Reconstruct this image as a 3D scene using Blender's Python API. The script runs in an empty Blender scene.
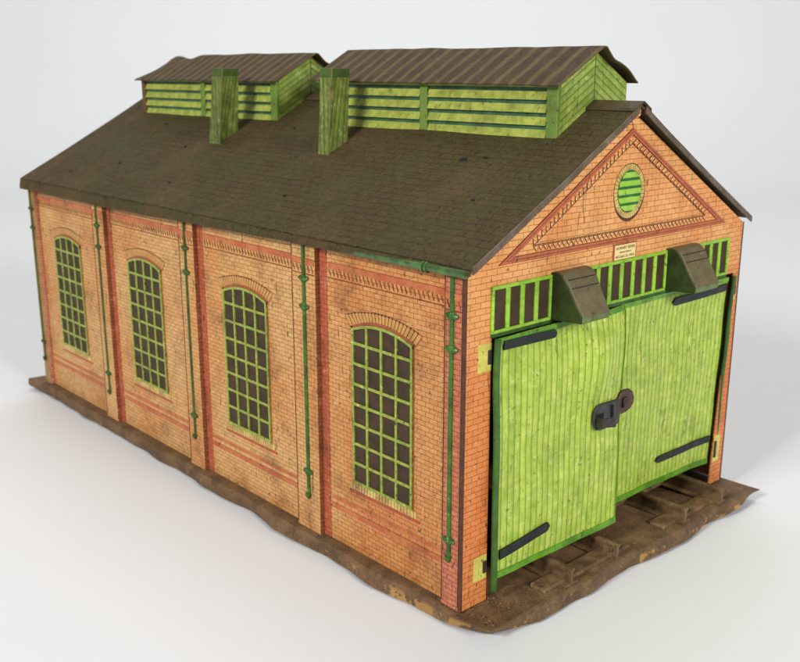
import bpy, bmesh, math, random
from mathutils import Vector, noise
random.seed(7)
R = math.radians
sc = bpy.context.scene

# ------------------------------------------------------------------ camera
cam = bpy.data.cameras.new('camera'); co = bpy.data.objects.new('camera', cam)
sc.collection.objects.link(co); sc.camera = co
co.location = (-0.27185, -0.26191, 0.22820)
co.rotation_euler = (1.30932, -0.00072, -0.73495)
cam.sensor_width = 36; cam.lens = 967.84 / 800 * 36
cam.clip_start = 0.01; cam.clip_end = 50
cam.dof.use_dof = True; cam.dof.focus_distance = 0.42; cam.dof.aperture_fstop = 22

# ------------------------------------------------------------------ world, lamps, exposure
w = bpy.data.worlds.new('World'); sc.world = w; w.use_nodes = True
w.node_tree.nodes['Background'].inputs[0].default_value = (1.0, 0.99, 0.975, 1)
w.node_tree.nodes['Background'].inputs[1].default_value = 0.22

def area(name, loc, target, size, sizey, power, col=(1, 1, 1)):
    l = bpy.data.lights.new(name, 'AREA'); l.shape = 'RECTANGLE'; l.size = size; l.size_y = sizey
    l.energy = power; l.color = col
    o = bpy.data.objects.new(name, l); sc.collection.objects.link(o); o.location = loc
    o.rotation_euler = (Vector(target) - Vector(loc)).to_track_quat('-Z', 'Y').to_euler()
    return o
area('softbox_key', (-2.0, -0.12, 1.22), (0.05, 0.18, 0.08), 0.42, 0.42, 44, (1, 0.985, 0.96))
area('softbox_front', (-0.05, -2.15, 1.10), (0.11, 0.0, 0.08), 0.6, 0.6, 43, (1, 0.985, 0.965))
area('softbox_back', (0.75, 0.85, 2.2), (1.35, 1.5, 0.3), 1.6, 1.0, 23, (0.97, 0.985, 1.0))
sc.view_settings.view_transform = 'Standard'; sc.view_settings.look = 'None'
sc.view_settings.exposure = 0.0; sc.view_settings.gamma = 1.0
sc.render.engine = 'CYCLES'

# ------------------------------------------------------------------ node helpers
def lin(c):
    return tuple(((x / 255) / 12.92 if x / 255 <= 0.04045 else ((x / 255 + 0.055) / 1.055) ** 2.4) for x in c) + (1,)

class NT:
    def __init__(s, name):
        s.m = bpy.data.materials.new(name); s.m.use_nodes = True
        s.t = s.m.node_tree; s.b = s.t.nodes['Principled BSDF']
        s.tc = s.t.nodes.new('ShaderNodeTexCoord')
    def n(s, typ, **kw):
        x = s.t.nodes.new(typ)
        for k, v in kw.items(): setattr(x, k, v)
        return x
    def put(s, sock, v):
        if isinstance(v, bpy.types.NodeSocket): s.t.links.new(v, sock)
        else: sock.default_value = v
    def math(s, op, a, b=0.0, c=0.0):
        x = s.n('ShaderNodeMath', operation=op)
        s.put(x.inputs[0], a); s.put(x.inputs[1], b); s.put(x.inputs[2], c)
        return x.outputs[0]
    def mm(s, src='Object', scale=(1000, 1000, 1000)):
        x = s.n('ShaderNodeVectorMath', operation='MULTIPLY')
        s.put(x.inputs[0], s.tc.outputs[src]); x.inputs[1].default_value = scale
        return x.outputs[0]
    def sep(s, v):
        x = s.n('ShaderNodeSeparateXYZ'); s.put(x.inputs[0], v); return x.outputs
    def comb(s, a, b, c=0.0):
        x = s.n('ShaderNodeCombineXYZ'); s.put(x.inputs[0], a); s.put(x.inputs[1], b); s.put(x.inputs[2], c)
        return x.outputs[0]
    def noise(s, vec, scale, detail=4, rough=0.55, dist=0.0):
        x = s.n('ShaderNodeTexNoise'); s.put(x.inputs['Vector'], vec)
        x.inputs['Scale'].default_value = scale; x.inputs['Detail'].default_value = detail
        x.inputs['Roughness'].default_value = rough; x.inputs['Distortion'].default_value = dist
        return x.outputs['Fac']
    def step(s, v, a, b, lo=0.0, hi=1.0):
        x = s.n('ShaderNodeMapRange', interpolation_type='SMOOTHSTEP')
        s.put(x.inputs[0], v)
        for i, q in zip((1, 2, 3, 4), (a, b, lo, hi)): x.inputs[i].default_value = q
        return x.outputs[0]
    def mix(s, f, a, b, mode='MIX'):
        x = s.n('ShaderNodeMix', data_type='RGBA', blend_type=mode)
        s.put(x.inputs['Factor'], f); s.put(x.inputs['A'], a); s.put(x.inputs['B'], b)
        return x.outputs['Result']
    def bump(s, h, strength=0.3, dist=0.0003, prev=None):
        x = s.n('ShaderNodeBump'); x.inputs['Strength'].default_value = strength
        x.inputs['Distance'].default_value = dist; s.put(x.inputs['Height'], h)
        if prev is not None: s.put(x.inputs['Normal'], prev)
        return x.outputs[0]
    def out(s, col, rough=0.5, nrm=None, spec=0.4, coat=0.0, metal=0.0):
        s.put(s.b.inputs['Base Color'], col); s.put(s.b.inputs['Roughness'], rough)
        s.b.inputs['Specular IOR Level'].default_value = spec
        s.b.inputs['Coat Weight'].default_value = coat; s.b.inputs['Coat Roughness'].default_value = 0.3
        s.b.inputs['Metallic'].default_value = metal
        if nrm is not None: s.put(s.b.inputs['Normal'], nrm)
        return s.m

def grime(N, col, v, speck=1.0, dirt=0.5, dcol=(60, 46, 30)):
    """dark specks, scratches and brownish smears with a shape of their own"""
    big = N.step(N.noise(v, 0.045, 6, 0.74), 0.48, 0.72, 0, dirt)
    col = N.mix(big, col, lin(dcol))
    sp = N.step(N.noise(v, 0.42, 5, 0.72), 0.605, 0.645, 0, 0.8 * speck)
    col = N.mix(sp, col, lin((52, 40, 28)))
    st = N.n('ShaderNodeVectorMath', operation='MULTIPLY'); N.put(st.inputs[0], v); st.inputs[1].default_value = (0.6, 0.6, 0.11)
    sc_ = N.step(N.noise(st.outputs[0], 0.5, 3, 0.6, 1.5), 0.655, 0.68, 0, 0.7 * speck)
    return N.mix(sc_, col, lin((60, 44, 30)))

def brick_mat(name, axis, c1, c2, morter, tint=None, dirt=0.4, bw=5.2, bh=2.25, rough=0.45, mort=0.17, art=None, rgrow=0.0):
    N = NT(name); v = N.mm(); x, y, z = N.sep(v)
    u = x if axis == 'x' else y
    wob = N.noise(v, 0.25, 2)
    u2 = N.math('ADD', u, N.math('MULTIPLY', wob, 0.5)); z2 = N.math('ADD', z, N.math('MULTIPLY', wob, 0.35))
    b = N.n('ShaderNodeTexBrick'); N.put(b.inputs['Vector'], N.comb(u2, z2))
    b.inputs['Scale'].default_value = 1.0; b.inputs['Brick Width'].default_value = bw
    b.inputs['Row Height'].default_value = bh; b.inputs['Mortar Size'].default_value = mort
    b.inputs['Mortar Smooth'].default_value = 0.35; b.inputs['Bias'].default_value = 0.0
    b.inputs['Color1'].default_value = lin(c1); b.inputs['Color2'].default_value = lin(c2)
    b.inputs['Mortar'].default_value = lin(morter)
    col = b.outputs['Color']
    if tint:
        t = N.step(N.noise(v, 0.022, 3, 0.5), 0.35, 0.7, 0, 0.75)
        tc = N.mix(1.0, col, lin(tint), 'MULTIPLY')
        col = N.mix(t, col, tc)
    if art:   # the printed artwork itself runs redder here, with an uneven edge
        nn = N.math('MULTIPLY', N.noise(v, 0.04, 4, 0.6), 40.0)
        if art == 'front': f = N.step(N.math('ADD', z, nn), 165, 95, 0, 0.85)
        else: f = N.step(N.math('ADD', y, nn), 150, 70, 0, 0.55)
        col = N.mix(f, col, N.mix(1.0, col, lin((242, 196, 168)), 'MULTIPLY'))
    fine = N.noise(v, 1.6, 3)
    col = N.mix(N.step(fine, 0.3, 0.7, 0, 0.22), col, lin((120, 72, 36)))
    # worn pale rubs
    rub = N.step(N.noise(v, 0.28, 7, 0.8), 0.54, 0.66, 0, 0.4)
    col = N.mix(rub, col, lin((226, 188, 138)))
    col = grime(N, col, v, 1.0, dirt)
    n1 = N.bump(N.noise(v, 0.035, 2), 0.35, 0.0025)
    n2 = N.bump(b.outputs['Fac'], 0.12, -0.0001, n1)
    return N.out(col, N.step(N.noise(v, 0.3, 4), 0.3, 0.7, rough - 0.07, rough + 0.15), n2, 0.25, 0.06)

def paint(name, c, c2=None, rough=0.45, dirt=0.35, speck=1.0, vs=0.12, coat=0.15, wear=None, wearamt=0.0, bump=0.0, dcol=(60, 46, 30)):
    N = NT(name); v = N.mm()
    col = lin(c)
    if c2: col = N.mix(N.step(N.noise(v, vs, 5, 0.65), 0.35, 0.65), lin(c), lin(c2))
    if wear: col = N.mix(N.step(N.noise(v, 0.35, 6, 0.7), 0.60, 0.66, 0, wearamt), col, lin(wear))
    col = grime(N, col, v, speck, dirt, dcol)
    nr = N.bump(N.noise(v, 0.06, 2), 0.3, 0.0015)
    if bump: nr = N.bump(N.noise(v, 1.3, 4), bump, 0.0002, nr)
    return N.out(col, N.step(N.noise(v, 0.3, 3), 0.3, 0.7, rough - 0.06, rough + 0.14), nr, 0.25, coat * 0.4)

M = {}
M['side'] = brick_mat('tin_printed_ochre_brick', 'y', (214, 170, 110), (202, 154, 92), (126, 86, 50), (248, 212, 186), 0.5, art='side')
M['side_far'] = brick_mat('tin_printed_olive_brick', 'y', (160, 128, 62), (146, 118, 56), (92, 66, 34), None, 0.45)
M['red_y'] = brick_mat('tin_printed_red_brick_side', 'y', (196, 118, 86), (182, 104, 72), (110, 52, 34), None, 0.35)
M['front'] = brick_mat('tin_printed_orange_brick', 'x', (233, 176, 112), (224, 163, 97), (154, 92, 54), (244, 204, 176), 0.3, 6.3, 2.6, art='front')
M['front_red'] = M['front']
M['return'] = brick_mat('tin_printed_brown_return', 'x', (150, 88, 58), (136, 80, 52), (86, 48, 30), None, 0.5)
M['red_strip'] = brick_mat('tin_printed_red_strip', 'y', (186, 92, 66), (172, 86, 60), (122, 58, 40), None, 0.5)
M['stripe'] = paint('brick_red_stripe', (170, 76, 52), (156, 84, 58), 0.42, 0.5, 1.0, wear=(190, 120, 78), wearamt=0.5)
M['band'] = paint('terracotta_band', (172, 86, 54), (186, 114, 68), 0.45, 0.35, 1.0, wear=(198, 144, 88), wearamt=0.7)
M['teeth'] = paint('dark_tooth_print', (116, 58, 36), (150, 86, 50), 0.5, 0.3)
M['vouss'] = paint('arch_brick_print', (198, 148, 84), (186, 132, 74), 0.45, 0.35)
M['line'] = paint('dark_brown_line', (92, 52, 34), (70, 40, 28), 0.45, 0.3)
M['cream'] = paint('cream_sill_print', (206, 184, 112), (176, 140, 80), 0.5, 0.5)
M['corner'] = paint('dark_brown_corner', (88, 48, 32), (62, 36, 26), 0.35, 0.3, coat=0.3)
M['pink'] = brick_mat('tin_printed_pink_brick', 'x', (208, 150, 122), (198, 138, 110), (160, 96, 76), None, 0.2)
M['pane'] = paint('dark_window_print', (70, 52, 34), (56, 42, 28), 0.55, 0.2, coat=0.05)
M['moulding'] = paint('terracotta_moulding', (166, 88, 60), (180, 100, 66), 0.45, 0.3)
M['vent_green'] = paint('round_vent_light_green', (164, 202, 84), (140, 186, 66), 0.4, 0.2)
M['vent_dark'] = paint('round_vent_mid_green', (48, 116, 50), (38, 96, 42), 0.4, 0.2)
M['joint'] = paint('arch_joint_line', (150, 104, 62), (136, 92, 54), 0.45, 0.3)
M['peach'] = paint('pale_tooth_print', (236, 190, 138), (226, 172, 116), 0.45, 0.3)
M['muntin'] = paint('window_green_print', (156, 168, 70), (124, 142, 56), 0.4, 0.5, 1.2, 0.5, wear=(214, 206, 130), wearamt=0.8)
M['pipe'] = paint('drainpipe_green', (60, 104, 34), (42, 76, 26), 0.32, 0.45, coat=0.4, wear=(130, 160, 100), wearamt=0.5)
M['pipe_dull'] = paint('dull_drainpipe_green', (62, 92, 40), (50, 72, 32), 0.45, 0.6)
M['bright'] = paint('transom_green', (150, 190, 58), (120, 168, 44), 0.35, 0.2, 0.8, 0.3, 0.35)
M['strap'] = paint('blue_black_strap', (24, 30, 32), (34, 38, 36), 0.45, 0.25, 0.6, coat=0.1)
M['iron'] = paint('dark_worn_iron', (40, 38, 40), (54, 46, 42), 0.4, 0.5, 0.8, wear=(104, 62, 44), wearamt=0.7)
M['iron_blue'] = paint('blue_grey_iron', (58, 62, 66), (44, 44, 48), 0.35, 0.4, 0.6, wear=(96, 60, 44), wearamt=0.5)
M['rusty_iron'] = paint('rusty_iron', (84, 58, 46), (60, 46, 40), 0.45, 0.4, 0.6, wear=(120, 70, 48), wearamt=0.6)
M['black'] = paint('black_slot', (16, 14, 13), None, 0.6, 0.0, 0.0)
M['yellow'] = paint('yellow_hinge_plate', (206, 200, 96), (188, 178, 84), 0.4, 0.4)
M['plaque'] = paint('cream_plaque', (232, 212, 150), (222, 200, 136), 0.4, 0.15, 0.6)
M['ink'] = paint('brown_ink', (92, 78, 48), None, 0.5, 0.0, 0.0)
M['hood_side'] = paint('dark_green_hood_side', (50, 64, 24), (36, 46, 18), 0.5, 0.5)
M['hood_lip'] = paint('grey_green_hood_lip', (98, 120, 66), (84, 100, 56), 0.45, 0.4)
M['louvre_back'] = paint('dark_green_slot', (66, 106, 76), (46, 80, 54), 0.5, 0.4)
M['cup_post'] = paint('ventilator_post_green', (112, 136, 58), (98, 124, 52), 0.42, 0.45, 1.0)
M['seam'] = paint('dull_seam', (100, 106, 56), (112, 92, 56), 0.5, 0.5)
M['rust_edge'] = paint('rusty_edge', (110, 74, 44), (92, 60, 38), 0.6, 0.5)
M['green_light'] = paint('door_frame_green', (102, 156, 40), (74, 126, 32), 0.34, 0.3, 0.9, coat=0.4)
M['pole'] = paint('hinge_rod_green', (60, 100, 36), (44, 76, 30), 0.34, 0.35, coat=0.4)

def louvre_mat():
    N = NT('yellow_green_slat'); v = N.mm()
    col = N.mix(N.step(N.noise(v, 0.2, 4), 0.35, 0.65), lin((170, 176, 80)), lin((138, 150, 62)))
    st = N.n('ShaderNodeVectorMath', operation='MULTIPLY'); N.put(st.inputs[0], v); st.inputs[1].default_value = (1, 1.2, 0.25)
    col = N.mix(N.step(N.noise(st.outputs[0], 0.7, 4, 0.7), 0.55, 0.7, 0, 0.6), col, lin((112, 116, 44)))
    col = grime(N, col, v, 0.8, 0.5, (84, 70, 34))
    return N.out(col, 0.5, N.bump(N.noise(v, 0.8, 3), 0.2, 0.0002), 0.3, 0.1)
M['slat'] = louvre_mat()

def boards_mat(name, base, base2, line, kind, pitch, linew=0.12, dirt=0.35):
    """printed boards; kind: 'u' vertical lines along UV.x, 'chev' chevron parallel to a gable, 'x'/'y' vertical lines"""
    N = NT(name)
    v = N.mm(); x, y, z = N.sep(v)
    if kind == 'uv':
        u = N.sep(N.tc.outputs['UV'])[0]
    elif kind == 'chev':
        u = N.math('ADD', z, N.math('MULTIPLY', N.math('ABSOLUTE', N.math('SUBTRACT', x, 108.0)), 0.57))
    elif kind == 'xy':
        u = N.math('ADD', x, y)
    f = N.math('FRACT', N.math('DIVIDE', u, pitch))
    d = N.math('ABSOLUTE', N.math('SUBTRACT', f, 0.5))
    ln = N.step(d, 0.5 - linew, 0.5, 0, 1)
    cellid = N.math('FLOOR', N.math('DIVIDE', u, pitch))
    wn = N.n('ShaderNodeTexWhiteNoise', noise_dimensions='1D'); N.put(wn.inputs['W'], cellid)
    col = N.mix(N.step(N.noise(v, 0.14, 6, 0.7), 0.36, 0.64), lin(base), lin(base2))
    col = N.mix(N.math('MULTIPLY', wn.outputs[0], 0.22), col, lin(line))
    st = N.n('ShaderNodeVectorMath', operation='MULTIPLY'); N.put(st.inputs[0], v); st.inputs[1].default_value = (1.0, 1.0, 0.12)
    streak = N.step(N.noise(st.outputs[0], 0.9, 4, 0.65), 0.45, 0.75, 0, 0.38)
    col = N.mix(streak, col, lin(line))
    pale = N.step(N.noise(v, 0.22, 7, 0.8), 0.50, 0.66, 0, 0.3 if kind == 'xy' else 0.42)
    col = N.mix(pale, col, lin((226, 230, 148)))
    shade = N.step(f, 0.55, 0.95, 0, 0.35)
    col = N.mix(shade, col, lin(line))
    col = N.mix(N.math('MULTIPLY', ln, 0.85), col, lin(line))
    if kind == 'chev':
        c = N.step(N.math('ABSOLUTE', N.math('SUBTRACT', x, 108.0)), 0.15, 0.5, 1, 0)
        col = N.mix(c, col, lin(line))
    col = grime(N, col, v, 0.75, dirt, (70, 70, 28))
    n1 = N.bump(N.noise(v, 0.05, 2), 0.35, 0.002)
    n2 = N.bump(ln, 0.45, -0.0003, n1)
    return N.out(col, N.step(N.noise(v, 0.4, 4), 0.3, 0.7, 0.36, 0.52), n2, 0.3, 0.12)
M['door'] = boards_mat('lime_green_boards', (186, 202, 82), (160, 186, 60), (96, 130, 34), 'uv', 3.9, 0.11, 0.35)
M['chev'] = boards_mat('chevron_boards', (156, 176, 78), (134, 158, 62), (64, 84, 34), 'chev', 3.5, 0.10)
M['vent'] = boards_mat('green_vent_boards', (122, 136, 58), (96, 114, 44), (48, 60, 26), 'xy', 3.6, 0.10, 0.8)

def roof_mat():
    N = NT('dark_slate_roof'); v = N.mm(); x, y, z = N.sep(v)
    s = N.math('MULTIPLY', N.math('ABSOLUTE', N.math('SUBTRACT', x, 108.0)), 1.15)
    wob = N.math('MULTIPLY', N.noise(v, 0.2, 2), 2.0)
    b = N.n('ShaderNodeTexBrick'); N.put(b.inputs['Vector'], N.comb(N.math('ADD', y, wob), N.math('ADD', s, wob)))
    b.inputs['Scale'].default_value = 1; b.inputs['Brick Width'].default_value = 8.0; b.inputs['Row Height'].default_value = 4.6
    b.inputs['Mortar Size'].default_value = 0.35; b.inputs['Mortar Smooth'].default_value = 0.8
    b.inputs['Color1'].default_value = lin((74, 63, 39)); b.inputs['Color2'].default_value = lin((67, 56, 35))
    b.inputs['Mortar'].default_value = lin((48, 41, 27))
    col = b.outputs['Color']
    col = N.mix(N.step(N.noise(v, 0.03, 4, 0.6), 0.4, 0.65, 0, 0.6), col, lin((66, 66, 36)))
    col = N.mix(N.step(N.noise(v, 0.018, 3), 0.45, 0.7, 0, 0.5), col, lin((90, 70, 46)))
    col = N.mix(N.step(N.noise(v, 0.8, 5, 0.8), 0.52, 0.68, 0, 0.6), col, lin((112, 96, 62)))
    col = N.mix(N.step(N.noise(v, 0.5, 5, 0.8), 0.55, 0.64, 0, 0.8), col, lin((34, 28, 20)))
    n1 = N.bump(N.noise(v, 0.03, 3), 0.5, 0.003)
    n2 = N.bump(b.outputs['Fac'], 0.4, -0.0004, n1)
    n3 = N.bump(N.noise(v, 0.9, 5, 0.75), 0.6, 0.0005, n2)
    return N.out(col, N.step(N.noise(v, 0.2, 4), 0.3, 0.7, 0.6, 0.8), n3, 0.12)
M['roof'] = roof_mat()

def cuproof_mat():
    N = NT('striped_brown_roof'); v = N.mm(); x, y, z = N.sep(v)
    wob = N.math('MULTIPLY', N.noise(v, 0.15, 3), 2.5)
    f = N.math('FRACT', N.math('DIVIDE', N.math('ADD', y, wob), 9.8))
    s = N.step(N.math('ABSOLUTE', N.math('SUBTRACT', f, 0.5)), 0.26, 0.40)
    s = N.math('MULTIPLY', s, N.step(N.noise(v, 0.2, 4), 0.3, 0.6, 0.45, 0.9))
    col = N.mix(N.step(N.noise(v, 0.1, 4), 0.35, 0.65), lin((76, 59, 42)), lin((64, 50, 36)))
    col = N.mix(s, col, lin((98, 88, 56)))
    col = N.mix(N.step(N.noise(v, 0.8, 5, 0.75), 0.53, 0.66, 0, 0.5), col, lin((122, 104, 76)))
    col = N.mix(N.step(N.noise(v, 0.6, 4, 0.7), 0.62, 0.68, 0, 0.6), col, lin((44, 34, 26)))
    n1 = N.bump(s, 0.3, 0.0004, N.bump(N.noise(v, 0.05, 2), 0.4, 0.002))
    return N.out(col, 0.68, N.bump(N.noise(v, 1.0, 5, 0.7), 0.5, 0.0004, n1), 0.12)
M['cuproof'] = cuproof_mat()
M['verge'] = paint('grey_brown_roof_edge', (108, 94, 80), (88, 72, 58), 0.5, 0.4, wear=(140, 128, 112), wearamt=0.5)
M['ridge'] = paint('brown_ridge_cap', (78, 64, 42), (60, 52, 34), 0.55, 0.5, bump=0.3)
M['hood_top'] = paint('olive_brown_hood', (104, 94, 66), (90, 82, 58), 0.5, 0.4, wear=(140, 130, 96), wearamt=0.3, bump=0.3)

def base_mat():
    N = NT('rusty_brown_base'); v = N.mm(); x, y, z = N.sep(v)
    col = N.mix(N.step(N.noise(v, 0.08, 5, 0.65), 0.35, 0.65), lin((116, 88, 60)), lin((84, 64, 44)))
    col = N.mix(N.step(N.noise(v, 1.1, 5, 0.8), 0.52, 0.64, 0, 0.6), col, lin((140, 108, 64)))
    col = N.mix(N.step(N.noise(v, 0.7, 4, 0.7), 0.56, 0.64, 0, 0.7), col, lin((46, 35, 25)))
    low = N.step(z, -1.8, -4.5)                                    # paint chipped off the bent-down lip, bare ochre tin
    chip = N.math('MULTIPLY', N.step(N.math('ADD', N.noise(v, 0.10, 6, 0.72), N.math('ADD', N.step(y, 20, 130, 0.02, -0.07), N.math('MULTIPLY', N.step(x, 1.0, -1.0), N.step(y, 110, 8, 0, 0.10)))), 0.57, 0.60, 0, 0.8), low)
    col = N.mix(chip, col, lin((176, 134, 74)))
    n = N.bump(N.noise(v, 1.0, 6, 0.75), 0.5, 0.0005)
    return N.out(col, 0.62, N.bump(chip, 0.4, -0.0002, n), 0.3)
M['base'] = base_mat()
M['rail'] = paint('brown_tin_rail', (124, 98, 68), (84, 64, 44), 0.45, 0.5, bump=0.3)

def gutter_mat():
    N = NT('green_gutter'); v = N.mm(); x, y, z = N.sep(v)
    col = N.mix(N.step(N.noise(v, 0.15, 4), 0.35, 0.65), lin((76, 116, 56)), lin((50, 84, 40)))
    yy = N.math('ADD', y, N.math('MULTIPLY', N.noise(v, 0.06, 4), 110.0))
    col = N.mix(N.step(yy, 90, 150, 0, 0.92), col, lin((66, 62, 42)))   # paint worn to brown towards the far end
    col = grime(N, col, v, 1.0, 0.5)
    return N.out(col, 0.33, N.bump(N.noise(v, 0.3, 3), 0.2, 0.0004), 0.4, 0.4)
M['gutter'] = gutter_mat()

def backdrop_mat():
    N = NT('white_studio_paper'); v = N.tc.outputs['Object']
    col = N.mix(N.step(N.noise(v, 3.0, 4), 0.3, 0.7), lin((218, 219, 220)), lin((216, 218, 219)))
    return N.out(col, 0.75, N.bump(N.noise(v, 400, 3), 0.04, 0.0003), 0.15)
M['backdrop'] = backdrop_mat()
def dark_mat():
    N = NT('unpainted_dark_inside'); v = N.mm()
    return N.out(N.mix(N.noise(v, 0.1, 3), lin((40, 36, 32)), lin((56, 48, 40))), 0.6, None, 0.3)
M['inside'] = dark_mat()

# ------------------------------------------------------------------ mesh helpers
def link(name, me, mats, parent=None, smooth=False):
    o = bpy.data.objects.new(name, me); sc.collection.objects.link(o)
    for m in (mats if isinstance(mats, (list, tuple)) else [mats]): me.materials.append(M[m] if isinstance(m, str) else m)
    if parent is not None: o.parent = parent
    if smooth:
        for p in me.polygons: p.use_smooth = True
    return o

class MB:
    def __init__(s): s.v = []; s.f = []; s.mi = []; s.uv = {}
    def face(s, idx, mi=0): s.f.append(tuple(idx)); s.mi.append(mi)
    def box(s, x0, x1, y0, y1, z0, z1, mi=0):
        b = len(s.v)
        s.v += [(x0, y0, z0), (x1, y0, z0), (x1, y1, z0), (x0, y1, z0), (x0, y0, z1), (x1, y0, z1), (x1, y1, z1), (x0, y1, z1)]
        for q in ((0, 3, 2, 1), (4, 5, 6, 7), (0, 1, 5, 4), (1, 2, 6, 5), (2, 3, 7, 6), (3, 0, 4, 7)):
            s.face([b + i for i in q], mi)
        return s
    def prism(s, pts, off, mi=0, mi_side=None):
        """polygon (list of 3-D points) extruded by vector off"""
        b = len(s.v); n = len(pts); off = Vector(off)
        s.v += [tuple(Vector(p)) for p in pts] + [tuple(Vector(p) + off) for p in pts]
        s.face([b + i for i in range(n)][::-1], mi); s.face([b + n + i for i in range(n)], mi)
        for i in range(n): s.face([b + i, b + (i + 1) % n, b + n + (i + 1) % n, b + n + i], mi if mi_side is None else mi_side)
        return s
    def tube(s, pts, r, seg=12, mi=0, flat=None):
        pts = [Vector(p) for p in pts]; b0 = len(s.v); n = len(pts)
        for i, p in enumerate(pts):
            d = (pts[min(i + 1, n - 1)] - pts[max(i - 1, 0)]).normalized()
            a = Vector((0, 0, 1)) if abs(d.z) < 0.9 else Vector((1, 0, 0))
            u = d.cross(a).normalized(); w_ = d.cross(u).normalized()
            rr = r[i] if isinstance(r, (list, tuple)) else r
            for k in range(seg):
                t = 2 * math.pi * k / seg
                s.v.append(tuple(p + u * rr * math.cos(t) + w_ * rr * math.sin(t)))
        for i in range(n - 1):
            for k in range(seg):
                a = b0 + i * seg + k; c = b0 + i * seg + (k + 1) % seg
                s.face((a, c, c + seg, a + seg), mi)
        s.face([b0 + k for k in range(seg)][::-1], mi); s.face([b0 + (n - 1) * seg + k for k in range(seg)], mi)
        return s
    def sheet(s, fn, nu, nv, thick, mi=0, mi_back=None, uvs=None):
        """fn(u,v)->point ; thickened along normal by thick (behind)"""
        b = len(s.v); P = [[Vector(fn(i / nu, j / nv)) for i in range(nu + 1)] for j in range(nv + 1)]
        Nn = []
        for j in range(nv + 1):
            for i in range(nu + 1):
                du = P[j][min(i + 1, nu)] - P[j][max(i - 1, 0)]; dv = P[min(j + 1, nv)][i] - P[max(j - 1, 0)][i]
                Nn.append(du.cross(dv).normalized())
        s.v += [tuple(P[j][i]) for j in range(nv + 1) for i in range(nu + 1)]
        m = (nu + 1) * (nv + 1)
        s.v += [tuple(P[j][i] - Nn[j * (nu + 1) + i] * thick) for j in range(nv + 1) for i in range(nu + 1)]
        if uvs:
            for j in range(nv + 1):
                for i in range(nu + 1):
                    q = uvs(i / nu, j / nv); s.uv[b + j * (nu + 1) + i] = q; s.uv[b + m + j * (nu + 1) + i] = q
        g = lambda i, j: b + j * (nu + 1) + i
        mb = mi if mi_back is None else mi_back
        for j in range(nv):
            for i in range(nu):
                s.face((g(i, j), g(i + 1, j), g(i + 1, j + 1), g(i, j + 1)), mi)
                s.face((m + g(i, j + 1), m + g(i + 1, j + 1), m + g(i + 1, j), m + g(i, j)), mb)
        for i in range(nu):
            s.face((g(i + 1, 0), g(i, 0), m + g(i, 0), m + g(i + 1, 0)), mi)
            s.face((g(i, nv), g(i + 1, nv), m + g(i + 1, nv), m + g(i, nv)), mi)
        for j in range(nv):
            s.face((g(0, j), g(0, j + 1), m + g(0, j + 1), m + g(0, j)), mi)
            s.face((g(nu, j + 1), g(nu, j), m + g(nu, j), m + g(nu, j + 1)), mi)
        return s
    def build(s, name, mats, parent=None, smooth=False, bevel=0.0):
        me = bpy.data.meshes.new(name); me.from_pydata(s.v, [], s.f); me.update()
        for p, i in zip(me.polygons, s.mi): p.material_index = i
        if s.uv:
            ul = me.uv_layers.new(name='UVMap')
            for l in me.loops:
                ul.data[l.index].uv = s.uv.get(l.vertex_index, (0, 0))
        bm = bmesh.new(); bm.from_mesh(me); bmesh.ops.recalc_face_normals(bm, faces=bm.faces); bm.to_mesh(me); bm.free()
        o = link(name, me, mats, parent, smooth)
        if smooth:
            for e in me.edges: pass
            me.set_sharp_from_angle(angle=R(40))
        if bevel:
            md = o.modifiers.new('edge', 'BEVEL'); md.width = bevel; md.segments = 2; md.limit_method = 'ANGLE'
        return o

def nz(x, y, z=0.0, s=1.0): return noise.noise(Vector((x * s, y * s, z * s)))

# ------------------------------------------------------------------ the setting
W = 0.216; L = 0.4415; D = 0.0032; TZ = -0.009
def backdrop():
    mb = MB(); f = Vector((0.67, 0.742, 0)); s = Vector((0.742, -0.67, 0))
    prof = [(-2.0, 0)] + [(1.5 + 0.6 * math.sin(t), 0.6 * (1 - math.cos(t))) for t in [R(a) for a in range(0, 91, 6)]] + [(2.1, 2.6)]
    b = len(mb.v)
    for (d, h) in prof:
        for sx in (-2.6, 2.6):
            p = f * d + s * sx; mb.v.append((p.x, p.y, TZ + h))
    for i in range(len(prof) - 1): mb.face((2 * i, 2 * i + 1, 2 * i + 3, 2 * i + 2))
    o = mb.build('backdrop', 'backdrop', smooth=True); o['kind'] = 'structure'
    o['label'] = 'seamless white paper sweep under and behind the tin shed'
backdrop()

# ------------------------------------------------------------------ the shed
shed = bpy.data.objects.new('toy_engine_shed', None); sc.collection.objects.link(shed)
shed.empty_display_size = 0.05; shed.location = (0, 0, TZ)
shed['label'] = 'old tinplate toy engine shed with printed brick walls, dark roof and lime green double doors'
shed['category'] = 'toy shed'
OFF = bpy.data.objects  # parts are modelled in world coordinates, see fix() at the end

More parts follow.
